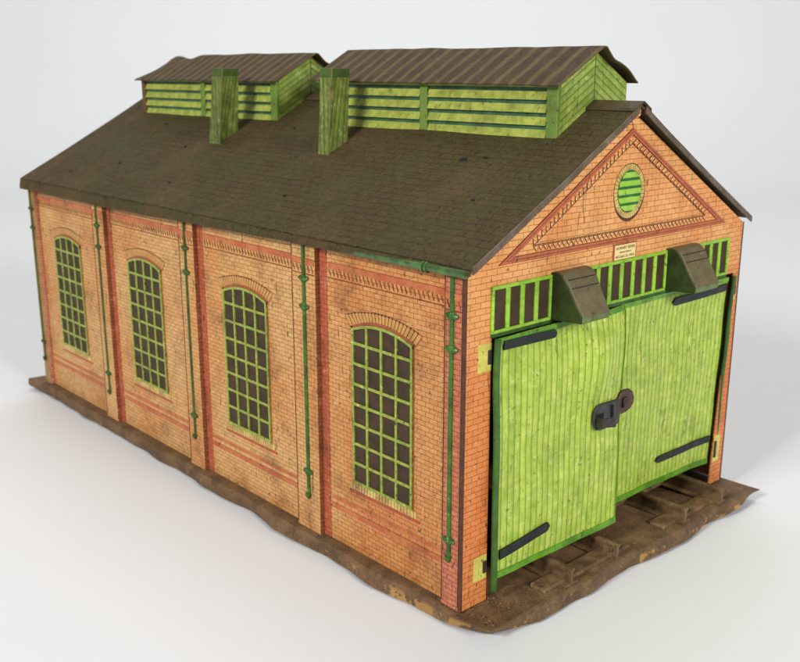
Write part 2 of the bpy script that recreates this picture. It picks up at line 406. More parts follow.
# --- base plate with a wavy bent-down lip
def base():
    mb = MB()
    y0, y1, x0, x1 = -0.0195, 0.456, -0.0025, 0.2195
    def xl(y): return x0 + 0.0009 * nz(y, 1, 0, 45) - 0.0006
    def yf(x): return y0 + 0.0012 * nz(x, 3, 0, 35)
    # outline of the top face, counter-clockwise from near-left corner
    pts = []
    n = 60
    for i in range(n): x = x0 + (x1 - x0) * i / n; pts.append((x, yf(x), (0, -1)))
    for i in range(n): y = y0 + (y1 - y0) * i / n; pts.append((x1 + 0.001 * nz(y, 9, 0, 30), y, (1, 0)))
    for i in range(n): x = x1 + (x0 - x1) * i / n; pts.append((x, y1, (0, 1)))
    for i in range(120): y = y1 + (y0 - y1) * i / 120; pts.append((xl(y), y, (-1, 0)))
    # the near-left corner is rounded and its lip crushed under
    def crush(x, y):
        c_ = max(0.0, 1 - math.hypot(x - x0, y - y0) / 0.030)
        return x + 0.0030 * c_ ** 2, y + 0.0008 * c_ ** 2
    pts = [crush(x, y) + (nn,) for x, y, nn in pts]
    N_ = len(pts); rings = []
    prof = [(-0.0016, 0.0), (-0.0003, -0.0006), (0.0, -0.0022), (0.0002, -0.0055), (0.0, -0.0085)]
    top = []
    for k, (o_, dz) in enumerate(prof):
        ring = []
        for i, (x, y, nn) in enumerate(pts):
            a = pts[i - 1]; b = pts[(i + 1) % N_]
            tx, ty = b[0] - a[0], b[1] - a[1]; l_ = math.hypot(tx, ty) or 1
            nx, ny = ty / l_, -tx / l_
            wv = nz(x, y, 5, 28); w2 = nz(x, y, 8, 70)
            amt = k / 4.0
            bend = amt * (0.0050 * wv + 0.0022 * w2)
            zz = dz + (amt ** 2) * max(-0.0004, 0.0011 * wv + 0.0011 * w2 + 0.0004)
            # right tip is bent up flat and pointed, near-left tip too
            tipR = max(0, 1 - math.hypot(x - x1, y - y0) / 0.035); tipF = max(0, 1 - math.hypot(x - x0, y - y1) / 0.02)
            zz *= (1 - 0.75 * tipR - 0.3 * tipF)
            cF = max(0, 1 - math.hypot(x - x0, y - y0) / 0.034)
            zz += 0.0014 * cF * amt - 0.0026 * cF * (1 - amt)
            ring_in = 0.0060 * cF * amt
            ox = tipR * 0.0035 + ring_in;  oy = -tipR * 0.002 + tipF * 0.003 + ring_in
            ring.append((x + nx * (o_ + bend) + ox - tipF * 0.004, y + ny * (o_ + bend) + oy, zz + 0.0 - 0.0022 * tipR * (1 - amt)))
        rings.append(ring)
    b = len(mb.v)
    for r_ in rings: mb.v += r_
    mb.face([b + i for i in range(N_)])
    for k in range(len(rings) - 1):
        for i in range(N_):
            j = (i + 1) % N_
            mb.face((b + k * N_ + i, b + (k + 1) * N_ + i, b + (k + 1) * N_ + j, b + k * N_ + j))
    o = mb.build('base_plate', 'base', shed, smooth=True)
    return o
bp_o = base()

# --- rails and sleepers, running out of the doorway
for rx in (0.0555, 0.0905, 0.1505, 0.1865):
    mb = MB(); a, b = -0.0180, 0.30
    h = 0.0080; j = 0.0
    prof = [(-0.0045, 0.0002), (-0.0045, 0.0009), (-0.0007, 0.0012), (-0.0006, h - 0.0018), (-0.0018, h - 0.0012), (-0.0018, h - 0.0001), (-0.0008, h + 0.0005),
            (0.0008, h + 0.0005), (0.0018, h - 0.0001), (0.0018, h - 0.0012), (0.0006, h - 0.0018), (0.0007, 0.0012), (0.0045, 0.0009), (0.0045, 0.0002)]
    mb.prism([(rx + p, a, q) for p, q in prof], (0, b - a, 0))
    mb.build('rail', 'rail', bp_o, smooth=True)
for cx in (0.073, 0.1685):
    for sy in (-0.0105, 0.022, 0.055):
        mb = MB()
        mb.prism([(cx - 0.0335, sy - 0.0045, 0.0001), (cx + 0.0335, sy - 0.0045, 0.0001), (cx + 0.0325, sy - 0.0038, 0.0018), (cx - 0.0325, sy - 0.0038, 0.0018)], (0, 0.0085, 0))
        mb.build('sleeper', 'rail', bp_o, bevel=0.0004)

# --- loose rust grains and dust lying on the plate in front of the doors
gm = MB(); rnd = random.Random(11)
for k in range(420):
    x = 0.002 + 0.214 * rnd.random() ** 1.4; y = -0.0165 + 0.020 * rnd.random(); r_ = 0.00012 + 0.00030 * rnd.random() ** 2
    b0 = len(gm.v); a = rnd.random() * 3
    for dx, dy, dz in ((1, 0, 0), (0, 1, 0), (-1, 0, 0), (0, -1, 0), (0, 0, 1.0)):
        gm.v.append((x + r_ * (dx * math.cos(a) - dy * math.sin(a)) * (1 + rnd.random()), y + r_ * (dx * math.sin(a) + dy * math.cos(a)), 0.00002 + r_ * dz - (0.0003 if y < -0.014 else 0)))
    for f_ in ((0, 1, 4), (1, 2, 4), (2, 3, 4), (3, 0, 4), (3, 2, 1, 0)): gm.face([b0 + i for i in f_])
gr = gm.build('grit', paint('ochre_grit', (150, 118, 70), (104, 80, 50), 0.8, 0.2), bp_o); gr['kind'] = 'stuff'

# --- walls
TB = 0.1515
def front_wall():
    mb = MB()
    P = [(0, 0), (0.0170, 0), (0.0162, 0.1228), (0.2095, 0.1228), (0.2032, 0), (W, 0), (W, TB - 0.002), (0.108, 0.2105), (0.0, TB - 0.002)]
    mb.prism([(x, 0, z) for x, z in P], (0, 0.0007, 0))
    o = mb.build('front_wall', ['front'], shed)
    return o
fw = front_wall()
c = MB(); c.tube([(0.0008, 0.0006, 0.0), (0.0006, 0.0006, 0.1515)], 0.0010, 12); c.build('corner_strip', 'corner', fw, smooth=True)
c = MB(); c.tube([(W - 0.0004, 0.0006, 0.0), (W - 0.0004, 0.0006, 0.150)], 0.0009, 12); c.build('corner_strip', 'corner', fw, smooth=True)
c = MB(); c.tube([(0.108, -0.001, 0.2095), (0.108, -0.0016, 0.2116), (0.1082, -0.0006, 0.2132)], [0.002, 0.0017, 0.001], 10); c.build('apex_tab', 'front', fw, smooth=True)

def fpatch(mb, x0, x1, z0, z1, y=-0.0002, t=0.0004, mi=0): mb.box(x0, x1, y, y + t, z0, z1, mi)

def pediment():
    A = Vector((0.0196, 0.1517)); B = Vector((0.1963, 0.1517)); Cc = Vector((0.1078, 0.2036))
    def inset(tri, d):
        n = len(tri); out = []
        ctr = (tri[0] + tri[1] + tri[2]) / 3
        lines = []
        for i in range(n):
            p, q = tri[i], tri[(i + 1) % n]; t = (q - p).normalized(); nn = Vector((-t.y, t.x))
            if (ctr - p).dot(nn) < 0: nn = -nn
            lines.append((p + nn * d, t))
        for i in range(n):
            (p, t), (q, u) = lines[i - 1], lines[i]
            den = t.x * u.y - t.y * u.x; r = q - p; k = (r.x * u.y - r.y * u.x) / den
            out.append(p + t * k)
        return out
    T0 = [A, B, Cc]
    def ring(mb, a, b, y, t=0.0004):
        ra, rb = inset(T0, a), inset(T0, b)
        for i in range(3):
            j = (i + 1) % 3
            q = [ra[i], ra[j], rb[j], rb[i]]
            mb.prism([(p.x, y, p.y) for p in q], (0, t, 0))
    ln = MB(); ring(ln, -0.0002, 0.0026, -0.00015, 0.0003); ring(ln, 0.0058, 0.00605, -0.00015, 0.0003)
    o = ln.build('pediment_outline', 'line', fw)
    mb = MB(); ring(mb, 0.0, 0.0010, -0.0005); ring(mb, 0.0012, 0.0024, -0.0005); mb.build('pediment_moulding', 'moulding', fw)
    # saw-tooth row inside the moulding
    tm = MB(); tp = MB(); ra, rb = inset(T0, 0.0029), inset(T0, 0.0056)
    for i in range(3):
        j = (i + 1) % 3; p, q = ra[i], ra[j]; p2, q2 = rb[i], rb[j]
        n = int((q2 - p2).length / 0.0031)
        for k in range(n):
            t0, t1 = (k + 0.08) / n, (k + 0.86) / n
            a = p2.lerp(q2, t0); b = p2.lerp(q2, t1)
            nrm = (p - p2) - (q2 - p2).normalized() * (p - p2).dot((q2 - p2).normalized())
            m_ = b + nrm if i == 0 else (a + b) / 2 + nrm
            tm.prism([(a.x, -0.00035, a.y), (b.x, -0.00035, b.y), (m_.x, -0.00035, m_.y)], (0, 0.0004, 0))
            g_ = (a + b + m_) / 3
            tp.prism([(g_.x + (p_.x - g_.x) * 0.6, -0.00045, g_.y + (p_.y - g_.y) * 0.6) for p_ in (a, b, m_)], (0, 0.0002, 0))
    tm.build('tooth_row', 'teeth', fw); tp.build('tooth_row', 'peach', fw)
pediment()

def disc(mb, cx, cz, rx_, rz_, y, t, n=40, mi=0):
    mb.prism([(cx + rx_ * math.cos(2 * math.pi * k / n), y, cz + rz_ * math.sin(2 * math.pi * k / n)) for k in range(n)], (0, t, 0), mi)
def round_vent():
    cx, cz = 0.1073, 0.1751
    mb = MB(); disc(mb, cx + 0.0006, cz - 0.0006, 0.0122, 0.0134, -0.0001, 0.0003); 
    o = mb.build('round_vent', 'line', shed)
    m2 = MB(); n = 40
    for k in range(n):
        a0, a1 = 2 * math.pi * (k + 0.07) / n, 2 * math.pi * (k + 0.93) / n
        q = [(cx + r_ * math.cos(a), -0.0005, cz + r_ * 1.06 * math.sin(a)) for r_, a in ((0.0093, a0), (0.0117, a0), (0.0117, a1), (0.0093, a1))]
        m2.prism(q, (0, 0.0004, 0))
    m2.build('brick_ring', 'cream', o)
    m3 = MB(); disc(m3, cx, cz, 0.0091, 0.0097, -0.0004, 0.0002); m3.build('slot', 'vent_dark', o)
    m4 = MB()
    for k in range(5):
        z0 = cz - 0.0093 + k * 0.0038 + 0.0004; z1 = z0 + 0.0024
        def hw(z): return 0.0089 * math.sqrt(max(0.0, 1 - ((z - cz) / 0.0096) ** 2))
        z0 = max(z0, cz - 0.0091); z1 = min(z1, cz + 0.0092)
        pts = [(cx - hw(z0), z0), (cx + hw(z0), z0), (cx + hw((z0 + z1) / 2), (z0 + z1) / 2), (cx + hw(z1), z1), (cx - hw(z1), z1), (cx - hw((z0 + z1) / 2), (z0 + z1) / 2)]
        m4.prism([(x, -0.0004 - (0.0006 if zz == z0 else 0.0002), zz) for x, zz in pts], (0, 0.0003, 0))
    m4.build('slats', 'vent_green', o)
round_vent()

def name_plate():
    mb = MB(); fpatch(mb, 0.0978, 0.1156, 0.1430, 0.1512, -0.0004, 0.0006); o = mb.build('name_plate', 'stripe', shed)
    m2 = MB(); fpatch(m2, 0.0985, 0.1149, 0.1437, 0.1505, -0.0006, 0.0004); m2.build('plate_face', 'plaque', o)
    for txt, z, s in (('HORNBY SERIES', 0.14845, 0.00185), ('MANUFACTURED BY', 0.1467, 0.00095), ('MECCANO LTD. L\u2019POOL', 0.14445, 0.00160)):
        cu = bpy.data.curves.new('lettering', 'FONT'); cu.body = txt; cu.size = s; cu.align_x = 'CENTER'; cu.extrude = 0.00004; cu.offset = 0.0
        tmp = bpy.data.objects.new('lettering_src', cu); sc.collection.objects.link(tmp)
        bpy.context.view_layer.update()
        me = bpy.data.meshes.new_from_object(tmp.evaluated_get(bpy.context.evaluated_depsgraph_get()))
        bpy.data.objects.remove(tmp)
        xs = [v.co.x for v in me.vertices]; k = 0.0148 / (max(xs) - min(xs)) if s > 0.001 else 1.0
        for v in me.vertices: v.co = Vector((0.1067 + v.co.x * k, -0.00066 - v.co.z, z + v.co.y))
        link('lettering', me, 'ink', o)
name_plate()

# transom windows above the doors
def transom(x0, x1, n):
    mb = MB(); z0, z1 = 0.1232, 0.1434
    fpatch(mb, x0, x1, z0, z0 + 0.0014, -0.0010, 0.001); fpatch(mb, x0, x1, z1 - 0.0016, z1, -0.0010, 0.001)
    p = (x1 - x0 - 0.0016) / n
    for k in range(n + 1):
        wd = 0.0016 if k in (0, n) else 0.0029
        xc = x0 + 0.0008 + k * p
        a, b = xc - wd / 2, xc + wd / 2
        mb.prism([(a, -0.0008, z0 + 0.0014), ((a + b) / 2, -0.0016, z0 + 0.0014), (b, -0.0008, z0 + 0.0014), (b, 0, z0 + 0.0014), (a, 0, z0 + 0.0014)], (0, 0, z1 - z0 - 0.003))
    o = mb.build('transom_window', 'bright', shed, bevel=0.0002)
    m2 = MB(); fpatch(m2, x0 + 0.0005, x1 - 0.0005, z0 + 0.0005, z1 - 0.0005, -0.0003, 0.0003); m2.build('pane', 'pane', o)
transom(0.0151, 0.0534, 4); transom(0.0768, 0.1421, 7); transom(0.1658, 0.2009, 4)
m = MB(); m.box(0.0155, 0.2005, -0.0008, 0.0006, 0.1216, 0.1231); m.build('lintel_edge', 'pole', fw)

# hinge plates printed beside the doors
for x0, x1, z0, z1, s0 in ((0.0082, 0.0164, 0.1076, 0.1197, 1), (0.0082, 0.0164, 0.0113, 0.0229, 1), (0.2099, 0.2128, 0.1076, 0.1197, -1), (0.2048, 0.2110, 0.0133, 0.0290, -1)):
    m = MB(); fpatch(m, x0, x1, z0, z1, -0.0002, 0.0003); o = m.build('hinge_plate', 'yellow', fw)
    m = MB(); sx = x1 - 0.0024 if s0 > 0 else x0 + 0.0004
    fpatch(m, sx, sx + 0.002, z0 + 0.0028, z1 - 0.0030, -0.0009, 0.0008); m.build('hinge_knuckle', 'iron', fw, bevel=0.0003)

# --- left side wall with pilasters
sw_mb = MB(); sw_mb.box(D, D + 0.0007, 0.0012, L, 0.0, TB + 0.001); sw = sw_mb.build('side_wall', 'side', shed)
m = MB(); m.box(W - 0.0007, W, 0.0012, L, 0.0, TB - 0.001); m.build('side_wall', 'side', shed)
m = MB(); m.prism([(x, L, z) for x, z in ((D, 0), (W - 0.001, 0), (W - 0.001, TB), (0.108, 0.2095), (D, TB))], (0, 0.0007, 0)); m.build('back_wall', 'front', shed)
pil = [(0.0, 0.0118), (0.0990, 0.1180), (0.2108, 0.2268), (0.3222, 0.3382), (0.4325, L)]
for i, (a, b) in enumerate(pil):
    mb = MB(); b0 = len(mb.v)
    mb.box(0.0, D, a + (0.0011 if i == 0 else 0), b, 0, TB + 0.0005)
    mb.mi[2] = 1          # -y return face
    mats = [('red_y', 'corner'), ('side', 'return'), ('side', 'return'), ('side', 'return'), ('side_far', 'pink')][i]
    mb.build('pilaster', mats, sw, bevel=0.0003)
    l2 = MB()
    if i > 0:
        ret = ('return', 'return', 'return', 'return', 'pink')[i]
        l2.box(D - 0.0003, D + 0.0003, a - (0.0052 if i < 4 else 0.001), a - (0.0 if i < 4 else 0.0001), 0, TB)
        l2.build('red_stripe', 'red_strip', sw)
    l3 = MB(); 
    if i < 4: l3.box(-0.0002, 0.0002, b - 0.0008, b - 0.0004, 0.002, 0.149)
    if i == 0: l3.box(-0.0002, 0.0002, 0.0010, 0.0014, 0.002, 0.149)
    if i < 4: l3.build('edge_line', 'line', sw)
bays = [(0.0118, 0.0928), (0.118, 0.2046), (0.2268, 0.3160), (0.3382, 0.4315)]

def cornice(xs, a, b):
    r_ = MB(); r_.box(xs - 0.0003, xs, a, b, 0.1391, 0.1420); r_.build('cornice_band', 'band', sw)
    t = MB(); n = max(2, int((b - a) / 0.0027))
    for k in range(n):
        y = a + (b - a) * (k + 0.2) / n
        t.prism([(xs - 0.0003, y, 0.1358), (xs - 0.0003, y + 0.0005, 0.1358), (xs - 0.0003, y + 0.0017, 0.1388), (xs - 0.0003, y + 0.0012, 0.1388)], (0.0004, 0, 0))
    t.box(xs - 0.0002, xs, a, b, 0.1344, 0.1348)
    t.box(xs - 0.0002, xs, a, b, 0.1420, 0.1422)
    t.build('tooth_row', 'teeth', sw)
for a, b in bays: cornice(D, a, b)
for i, (a, b) in enumerate(pil[:4]): cornice(0.0, a + (0.0014 if i == 0 else 0.0005), b - 0.0008)
for a, b in bays:
    for z0, z1 in ((0.0222, 0.0240), (0.0172, 0.0200)):
        m = MB(); m.box(D - 0.0002, D, a, b, z0, z1); m.build('plinth_band', 'band', sw)

# --- arched windows
def window(y0):
    w_, z0, zs, rise = 0.0418, 0.0363, 0.1134, 0.0042
    def top(y): t = (y - y0) / w_ * 2 - 1; return zs + rise * (1 - t * t)
    xf = D - 0.0003
    # frame and glazing bars
    mb = MB(); cols, rows = 4, 8; bw = 0.00135
    n = 20
    for k in range(cols + 1):
        yc = y0 + bw / 2 + (w_ - bw) * k / cols
        mb.box(xf - 0.0007, D, yc - bw / 2, yc + bw / 2, z0, top(min(max(yc, y0 + bw), y0 + w_ - bw)) - 0.0002)
    rp = (zs + rise * 0.6 - z0) / rows
    for k in range(rows):
        zc = z0 + bw / 2 + rp * k
        for c_ in range(cols):
            ya = y0 + bw + (w_ - bw) * c_ / cols; yb = y0 + (w_ - bw) * (c_ + 1) / cols
            mb.box(xf - 0.0006, D, ya, yb, zc - bw / 2, zc + bw / 2)
    for k in range(n):
        a, b = y0 + w_ * k / n, y0 + w_ * (k + 1) / n
        mb.prism([(xf - 0.00075, a, top(a) - 0.0013), (xf - 0.00075, b, top(b) - 0.0013), (xf - 0.00075, b, top(b)), (xf - 0.00075, a, top(a))], (0.00105, 0, 0))
    o = mb.build('window', 'muntin', shed)
    pm = MB(); pts = [(xf, y0 + 0.0003, z0 + 0.0003)] + [(xf, y0 + w_ - 0.0003, z0 + 0.0003)] + [(xf, y0 + w_ * t / 12, top(y0 + w_ * t / 12) - 0.0004) for t in (11.9, 11, 10, 9, 8, 7, 6, 5, 4, 3, 2, 1, 0.1)]
    pm.prism(pts, (0.0003, 0, 0)); pm.build('pane', 'pane', o)
    # dark red reveal line round the opening
    rv = MB(); e = 0.0012
    rv.box(D - 0.0002, D, y0 + w_, y0 + w_ + e, z0 - 0.001, zs + 0.001)
    rv.box(D - 0.0002, D, y0 - 0.0005, y0, z0 - 0.001, zs + 0.001)
    for k in range(n):
        a, b = y0 - 0.0012 + (w_ + 0.0024) * k / n, y0 - 0.0012 + (w_ + 0.0024) * (k + 1) / n
        rv.prism([(D - 0.0002, a, top(a)), (D - 0.0002, b, top(b)), (D - 0.0002, b, top(b) + 0.0013), (D - 0.0002, a, top(a) + 0.0013)], (0.0002, 0, 0))
    rv.build('reveal_line', 'stripe', o)
    # brick arch of upright voussoirs
    bk = MB(); vs = MB(); nv = 22; ya, yb = y0 - 0.0052, y0 + w_ + 0.0052; yc = (ya + yb) / 2
    def lo(t): return zs + 0.0006 + 0.0050 * (1 - t * t)
    def hi(t): return zs + 0.0054 + 0.0044 * (1 - t * t)
    for k in range(nv):
        t0, t1 = 2 * k / nv - 1, 2 * (k + 1) / nv - 1
        hwi = (yb - ya) / 2
        def q(t, z, s_): return (yc + hwi * t * s_, z)
        for mbx, g, dx in ((bk, -0.02, 0.00015), (vs, 0.008, 0.0002)):
            a0, a1 = t0 + g * 0.9, t1 - g * 0.9
            inn = 0.86
            P = [q(a0, lo(a0) + g * 0.01, inn), q(a1, lo(a1) + g * 0.01, inn), q(a1, hi(a1) - g * 0.02, 1), q(a0, hi(a0) - g * 0.02, 1)]
            mbx.prism([(D - dx, y, z) for y, z in P], (dx, 0, 0))
    bk.build('arch_joints', 'joint', o); vs.build('brick_arch', 'vouss', o)
    sl = MB(); ns = 22
    for k in range(ns):
        a = y0 - 0.0028 + (w_ + 0.0056) * k / ns
        sl.box(D - 0.0004, D, a + 0.0002, a + (w_ + 0.0056) / ns - 0.0002, z0 - 0.0037, z0 - 0.0004)
    sl.build('window_sill', 'cream', o)
    sl = MB(); sl.box(D - 0.0003, D, y0 - 0.0045, y0 + w_ + 0.0035, z0 - 0.0057, z0 - 0.0044); sl.build('sill_line', 'stripe', o)
for k in range(4): window(0.0333 + 0.1110 * k)

# --- drainpipes on the pilasters
for i, (y, r_, zb) in enumerate(((0.0068, 0.00115, 0.0245), (0.1075, 0.0011, 0.0200), (0.2192, 0.0009, 0.0200), (0.3305, 0.0009, 0.020), (0.4375, 0.0007, 0.020))):
    mb = MB(); mb.tube([(-0.0002, y, zb), (-0.0002, y + 0.0002, 0.08), (-0.0002, y, 0.150)], r_, 12)
    mb.tube([(-0.0007, y, zb + 0.0005), (-0.0008, y, zb - 0.001), (-0.0006, y, zb - 0.0026)], [0.0016, 0.0014, 0.0004], 12)
    pm_ = 'pipe' if i < 2 else 'pipe_dull'
    o = mb.build('drainpipe', pm_, shed, smooth=True)
    for z in (0.1325, 0.1185, 0.0325):
        bmb = MB(); yy = y
        bmb.tube([(-0.0004, yy, z - 0.0016), (-0.0005, yy, z), (-0.0004, yy, z + 0.0016)], [r_ * 1.25, r_ * 1.7, r_ * 1.25], 12)
        bmb.tube([(-0.0003, yy - 0.0036, z), (-0.0005, yy - 0.002, z), (-0.0005, yy + 0.002, z), (-0.0003, yy + 0.0036, z)], [0.0007, 0.0013, 0.0013, 0.0007], 8)
        bmb.build('pipe_bracket', pm_, o, smooth=True)

# --- main roof
KX0, KX1 = -0.0032, 0.2195
def roof_z(x, y):
    """top surface of the main roof"""
    t = y / L
    el = 0.1538 + 0.0002 * t
    er = 0.1525
    if x <= 0.108: return el + (0.2140 - el) * (x - KX0) / (0.108 - KX0)
    return er + (0.2140 - er) * (KX1 - x) / (KX1 - 0.108)
def yfront(x): return -0.0062 + 0.0045 * (x / 0.22)
def roof():
    mb = MB()
    def left(u, v):
        y0 = yfront(KX0 + u * (0.108 - KX0)); y = y0 + (L + 0.003 - y0) * v
        x = KX0 + (0.108 - KX0) * u
        zz = roof_z(x, y) + 0.0006 * nz(x, y, 0, 22) * (1 if 0.02 < u < 0.98 else 0.4) - 0.0016 * math.sin(math.pi * u) * 0.4
        return (x, y, zz)
    def right(u, v):
        x = 0.108 + (KX1 - 0.108) * u; y0 = yfront(x); y = y0 + (L + 0.003 - y0) * v
        return (x, y, roof_z(x, y) - 0.0016 * math.sin(math.pi * u) * 0.5)
    mb.sheet(left, 30, 90, 0.0008); mb.sheet(right, 20, 40, 0.0008)
    # lip folded down along the near eave
    def lip(u, v):
        y = yfront(KX0) + (L + 0.003 - yfront(KX0)) * v
        dep = 0.0022 + 0.0048 * min(1, max(0, (y - 0.02) / 0.28))
        x = KX0 - 0.0010 * math.sin(math.pi * (1 - u) * 0.5) + 0.0006 * nz(0, y, 2, 40) * (1 - u)
        return (x, y, roof_z(KX0, y) - 0.0004 - dep * (1 - u) + 0.0005 * nz(0, y, 7, 30) * (1 - u))
    mb.sheet(lip, 4, 90, 0.0005)
    o = mb.build('roof', ['roof'], shed, smooth=True)
    # ridge cap
    rc = MB()
    y0, y1 = -0.0050, L + 0.003
    P = [(0.1018, 0.2112), (0.1022, 0.2126), (0.1078, 0.2157), (0.1086, 0.2157), (0.1142, 0.2124), (0.1146, 0.2110), (0.1086, 0.2146), (0.1078, 0.2146)]
    rc.prism([(x, y0, z) for x, z in P], (0, y1 - y0, 0)); rc.build('ridge_cap', 'ridge', o, bevel=0.0003)
    # verge strips along the front gable
    for (xa, xb) in ((KX0 + 0.0005, 0.1055), (0.1105, KX1 + 0.0005)):
        vm = MB()
        def vs(u, v, xa=xa, xb=xb):
            x = xa + (xb - xa) * u
            return (x, yfront(x) - 0.0007 + 0.0003 * nz(x, 4, 0, 60), roof_z(x, 0) + 0.0006 - 0.0030 * (1 - v) + 0.0003 * nz(x, 2, 0, 50) - 0.0006 * math.sin(math.pi * u))
        vm.sheet(vs, 40, 2, 0.0008); vm.build('verge_strip', 'verge', o)
    return o
ro = roof()
# chips and a small torn hole in the roof sheet
def on_roof(x, y): return roof_z(x, y) - 0.0016 * math.sin(math.pi * (x - KX0) / (0.108 - KX0)) * 0.4
rnd = random.Random(3)
for (x, y, a, b_) in ((0.0613, 0.0620, 0.0024, 0.0011), (0.0640, 0.0500, 0.0016, 0.0004), (0.050, 0.300, 0.0012, 0.0006), (0.026, 0.345, 0.0014, 0.0008), (0.070, 0.36, 0.0014, 0.0006),
                      (0.016, 0.262, 0.0010, 0.0007), (0.020, 0.150, 0.0012, 0.0005), (0.012, 0.392, 0.0012, 0.0006), (0.075, 0.215, 0.0011, 0.0005), (0.035, 0.030, 0.0010, 0.0005)):
    ch = MB(); n = 9; pts = []
    for k in range(n):
        t = 2 * math.pi * k / n; r_ = 0.7 + 0.5 * rnd.random()
        px_, py_ = x + b_ * r_ * math.sin(t), y + a * r_ * math.cos(t)
        pts.append((px_, py_, on_roof(px_, py_) + 0.00062 * nz(px_, py_, 0, 22) + 0.0006))
    ch.prism(pts, (0, 0, -0.0006)); ch.build('chip_mark', 'black', ro)
# gutter under the near eave
g = MB(); pts = []; rr = []
for k in range(60):
    y = -0.0035 + (0.235) * k / 59
    t = min(1, max(0, (y - 0.005) / 0.20))
    pts.append((-0.0030 + 0.0022 * t, y, 0.1513 - 0.0012 * t + 0.0002 * nz(0, y, 1, 60))); rr.append(0.0018 - 0.0004 * t)
g.tube(pts, rr, 14); go = g.build('gutter', 'gutter', shed, smooth=True)
for y in (0.0185, 0.0205):
    g = MB(); g.tube([(-0.0030, y - 0.0004, 0.1512), (-0.0030, y + 0.0004, 0.1512)], 0.0024, 14); g.build('gutter_joint', 'gutter', go, smooth=True)

# --- ventilators on the ridge
def ventilator(y0, y1, yr0, yr1, rear):
    zt = 0.2228; xa, xb = 0.083, 0.1335
    mb = MB()
    mb.prism([(x, y0, z) for x, z in ((xa, 0.190), (xb, 0.190), (xb, zt + 0.0005), (0.1082, 0.2375), (xa, zt))], (0, y1 - y0, 0))
    o = mb.build('roof_ventilator', 'chev', shed)
    base = 0.1994
    mid = (y0 + y1) / 2 + (0.0005)
    ps = 0.0062
    panels = ((y0 + ps, mid - 0.0028), (mid + 0.0028, y1 - ps * 0.8))
    for a, b in panels:
        bk = MB(); bk.box(xa - 0.0006, xa + 0.0002, a, b, 0.1978, zt - 0.0004)
        lp = bk.build('louvre_panel', 'louvre_back', o)
    # slats sit on the panels as third-level pieces would be a fourth level, so they hang from the ventilator
    for a, b in panels:
        n = 4; p = (zt - 0.0014 - 0.1984) / n
        for k in range(n):
            sl = MB(); z1 = zt - 0.0014 - p * k; z0 = z1 - p
            zm = z0 + p * 0.70; zb_ = max(z0 + p * 0.04, 0.1979)
            sl.prism([(xa - 0.0007, a + 0.0003, zm), (xa - 0.0022, a + 0.0003, zb_), (xa - 0.0006, a + 0.0003, zb_)], (0, b - a - 0.0006, 0))
            sl.build('louvre_slat', 'slat', o)
    for (a, b), mt in (((y0 - 0.0003, y0 + ps), 'cup_post'), ((mid - 0.0028, mid + 0.0028), 'cup_post'), ((y1 - ps * 0.8, y1 + 0.0003), 'rust_edge' if rear else 'cup_post')):
        pm = MB(); pm.box(xa - 0.0019, xa + 0.0004, a, b, 0.1966, zt - 0.0002); pm.build('corner_post', mt, o, bevel=0.0003)
    tp = MB(); tp.box(xa - 0.0016, xa + 0.0002, y0 + ps + 0.0002, y1 - ps, zt - 0.0013, zt - 0.0003); tp.build('top_rail', 'slat', o)
    # roof sheet
    rm = MB()
    xr = 0.1370
    def zr(u):  # 0 eave left, 1 eave right
        x = 0.0770 + u * (xr - 0.0770)
        return x, (0.2226 + (0.2404 - 0.2226) * (x - 0.077) / 0.031) if x < 0.108 else (0.2232 + (0.2404 - 0.2232) * (xr - x) / (xr - 0.108))
    def fn(u, v):
        x, z = zr(u)
        ya = yr0 + 0.0016 * abs(2 * u - 1); yb = yr1
        y = ya + (yb - ya) * v
        z += 0.0004 * nz(x, y, 3, 60) + 0.0005 * nz(x, y, 9, 18) + (0 if rear else 0.0010 * v)
        q = max(0.0, (x - 0.108) / (xr - 0.108))
        if q: z += (-0.0017 * math.exp(-((q - 0.25) / 0.16) ** 2) + 0.0012 * math.exp(-((q - 0.72) / 0.2) ** 2)) * (1 - 0.7 * v)
        if rear:
            z -= 0.0028 * math.exp(-((y - 0.386) / 0.011) ** 2) * max(0, 1 - abs(x - 0.108) / 0.014)
            z -= 0.0045 * max(0, (y - 0.404) / 0.012) * max(0, 1 - abs(x - 0.100) / 0.022)
            y += 0.004 * max(0, 1 - u * 2) * max(0, v - 0.9) * 10 * 0.6
        return (x, y, z)
    rm.sheet(fn, 32, 60, 0.0006)
    rm.build('ventilator_roof', 'cuproof', o, smooth=True)
    return o
ventilator(0.0229, 0.1975, 0.0172, 0.2035, False)
ventilator(0.2419, 0.4131, 0.2345, 0.4140, True)

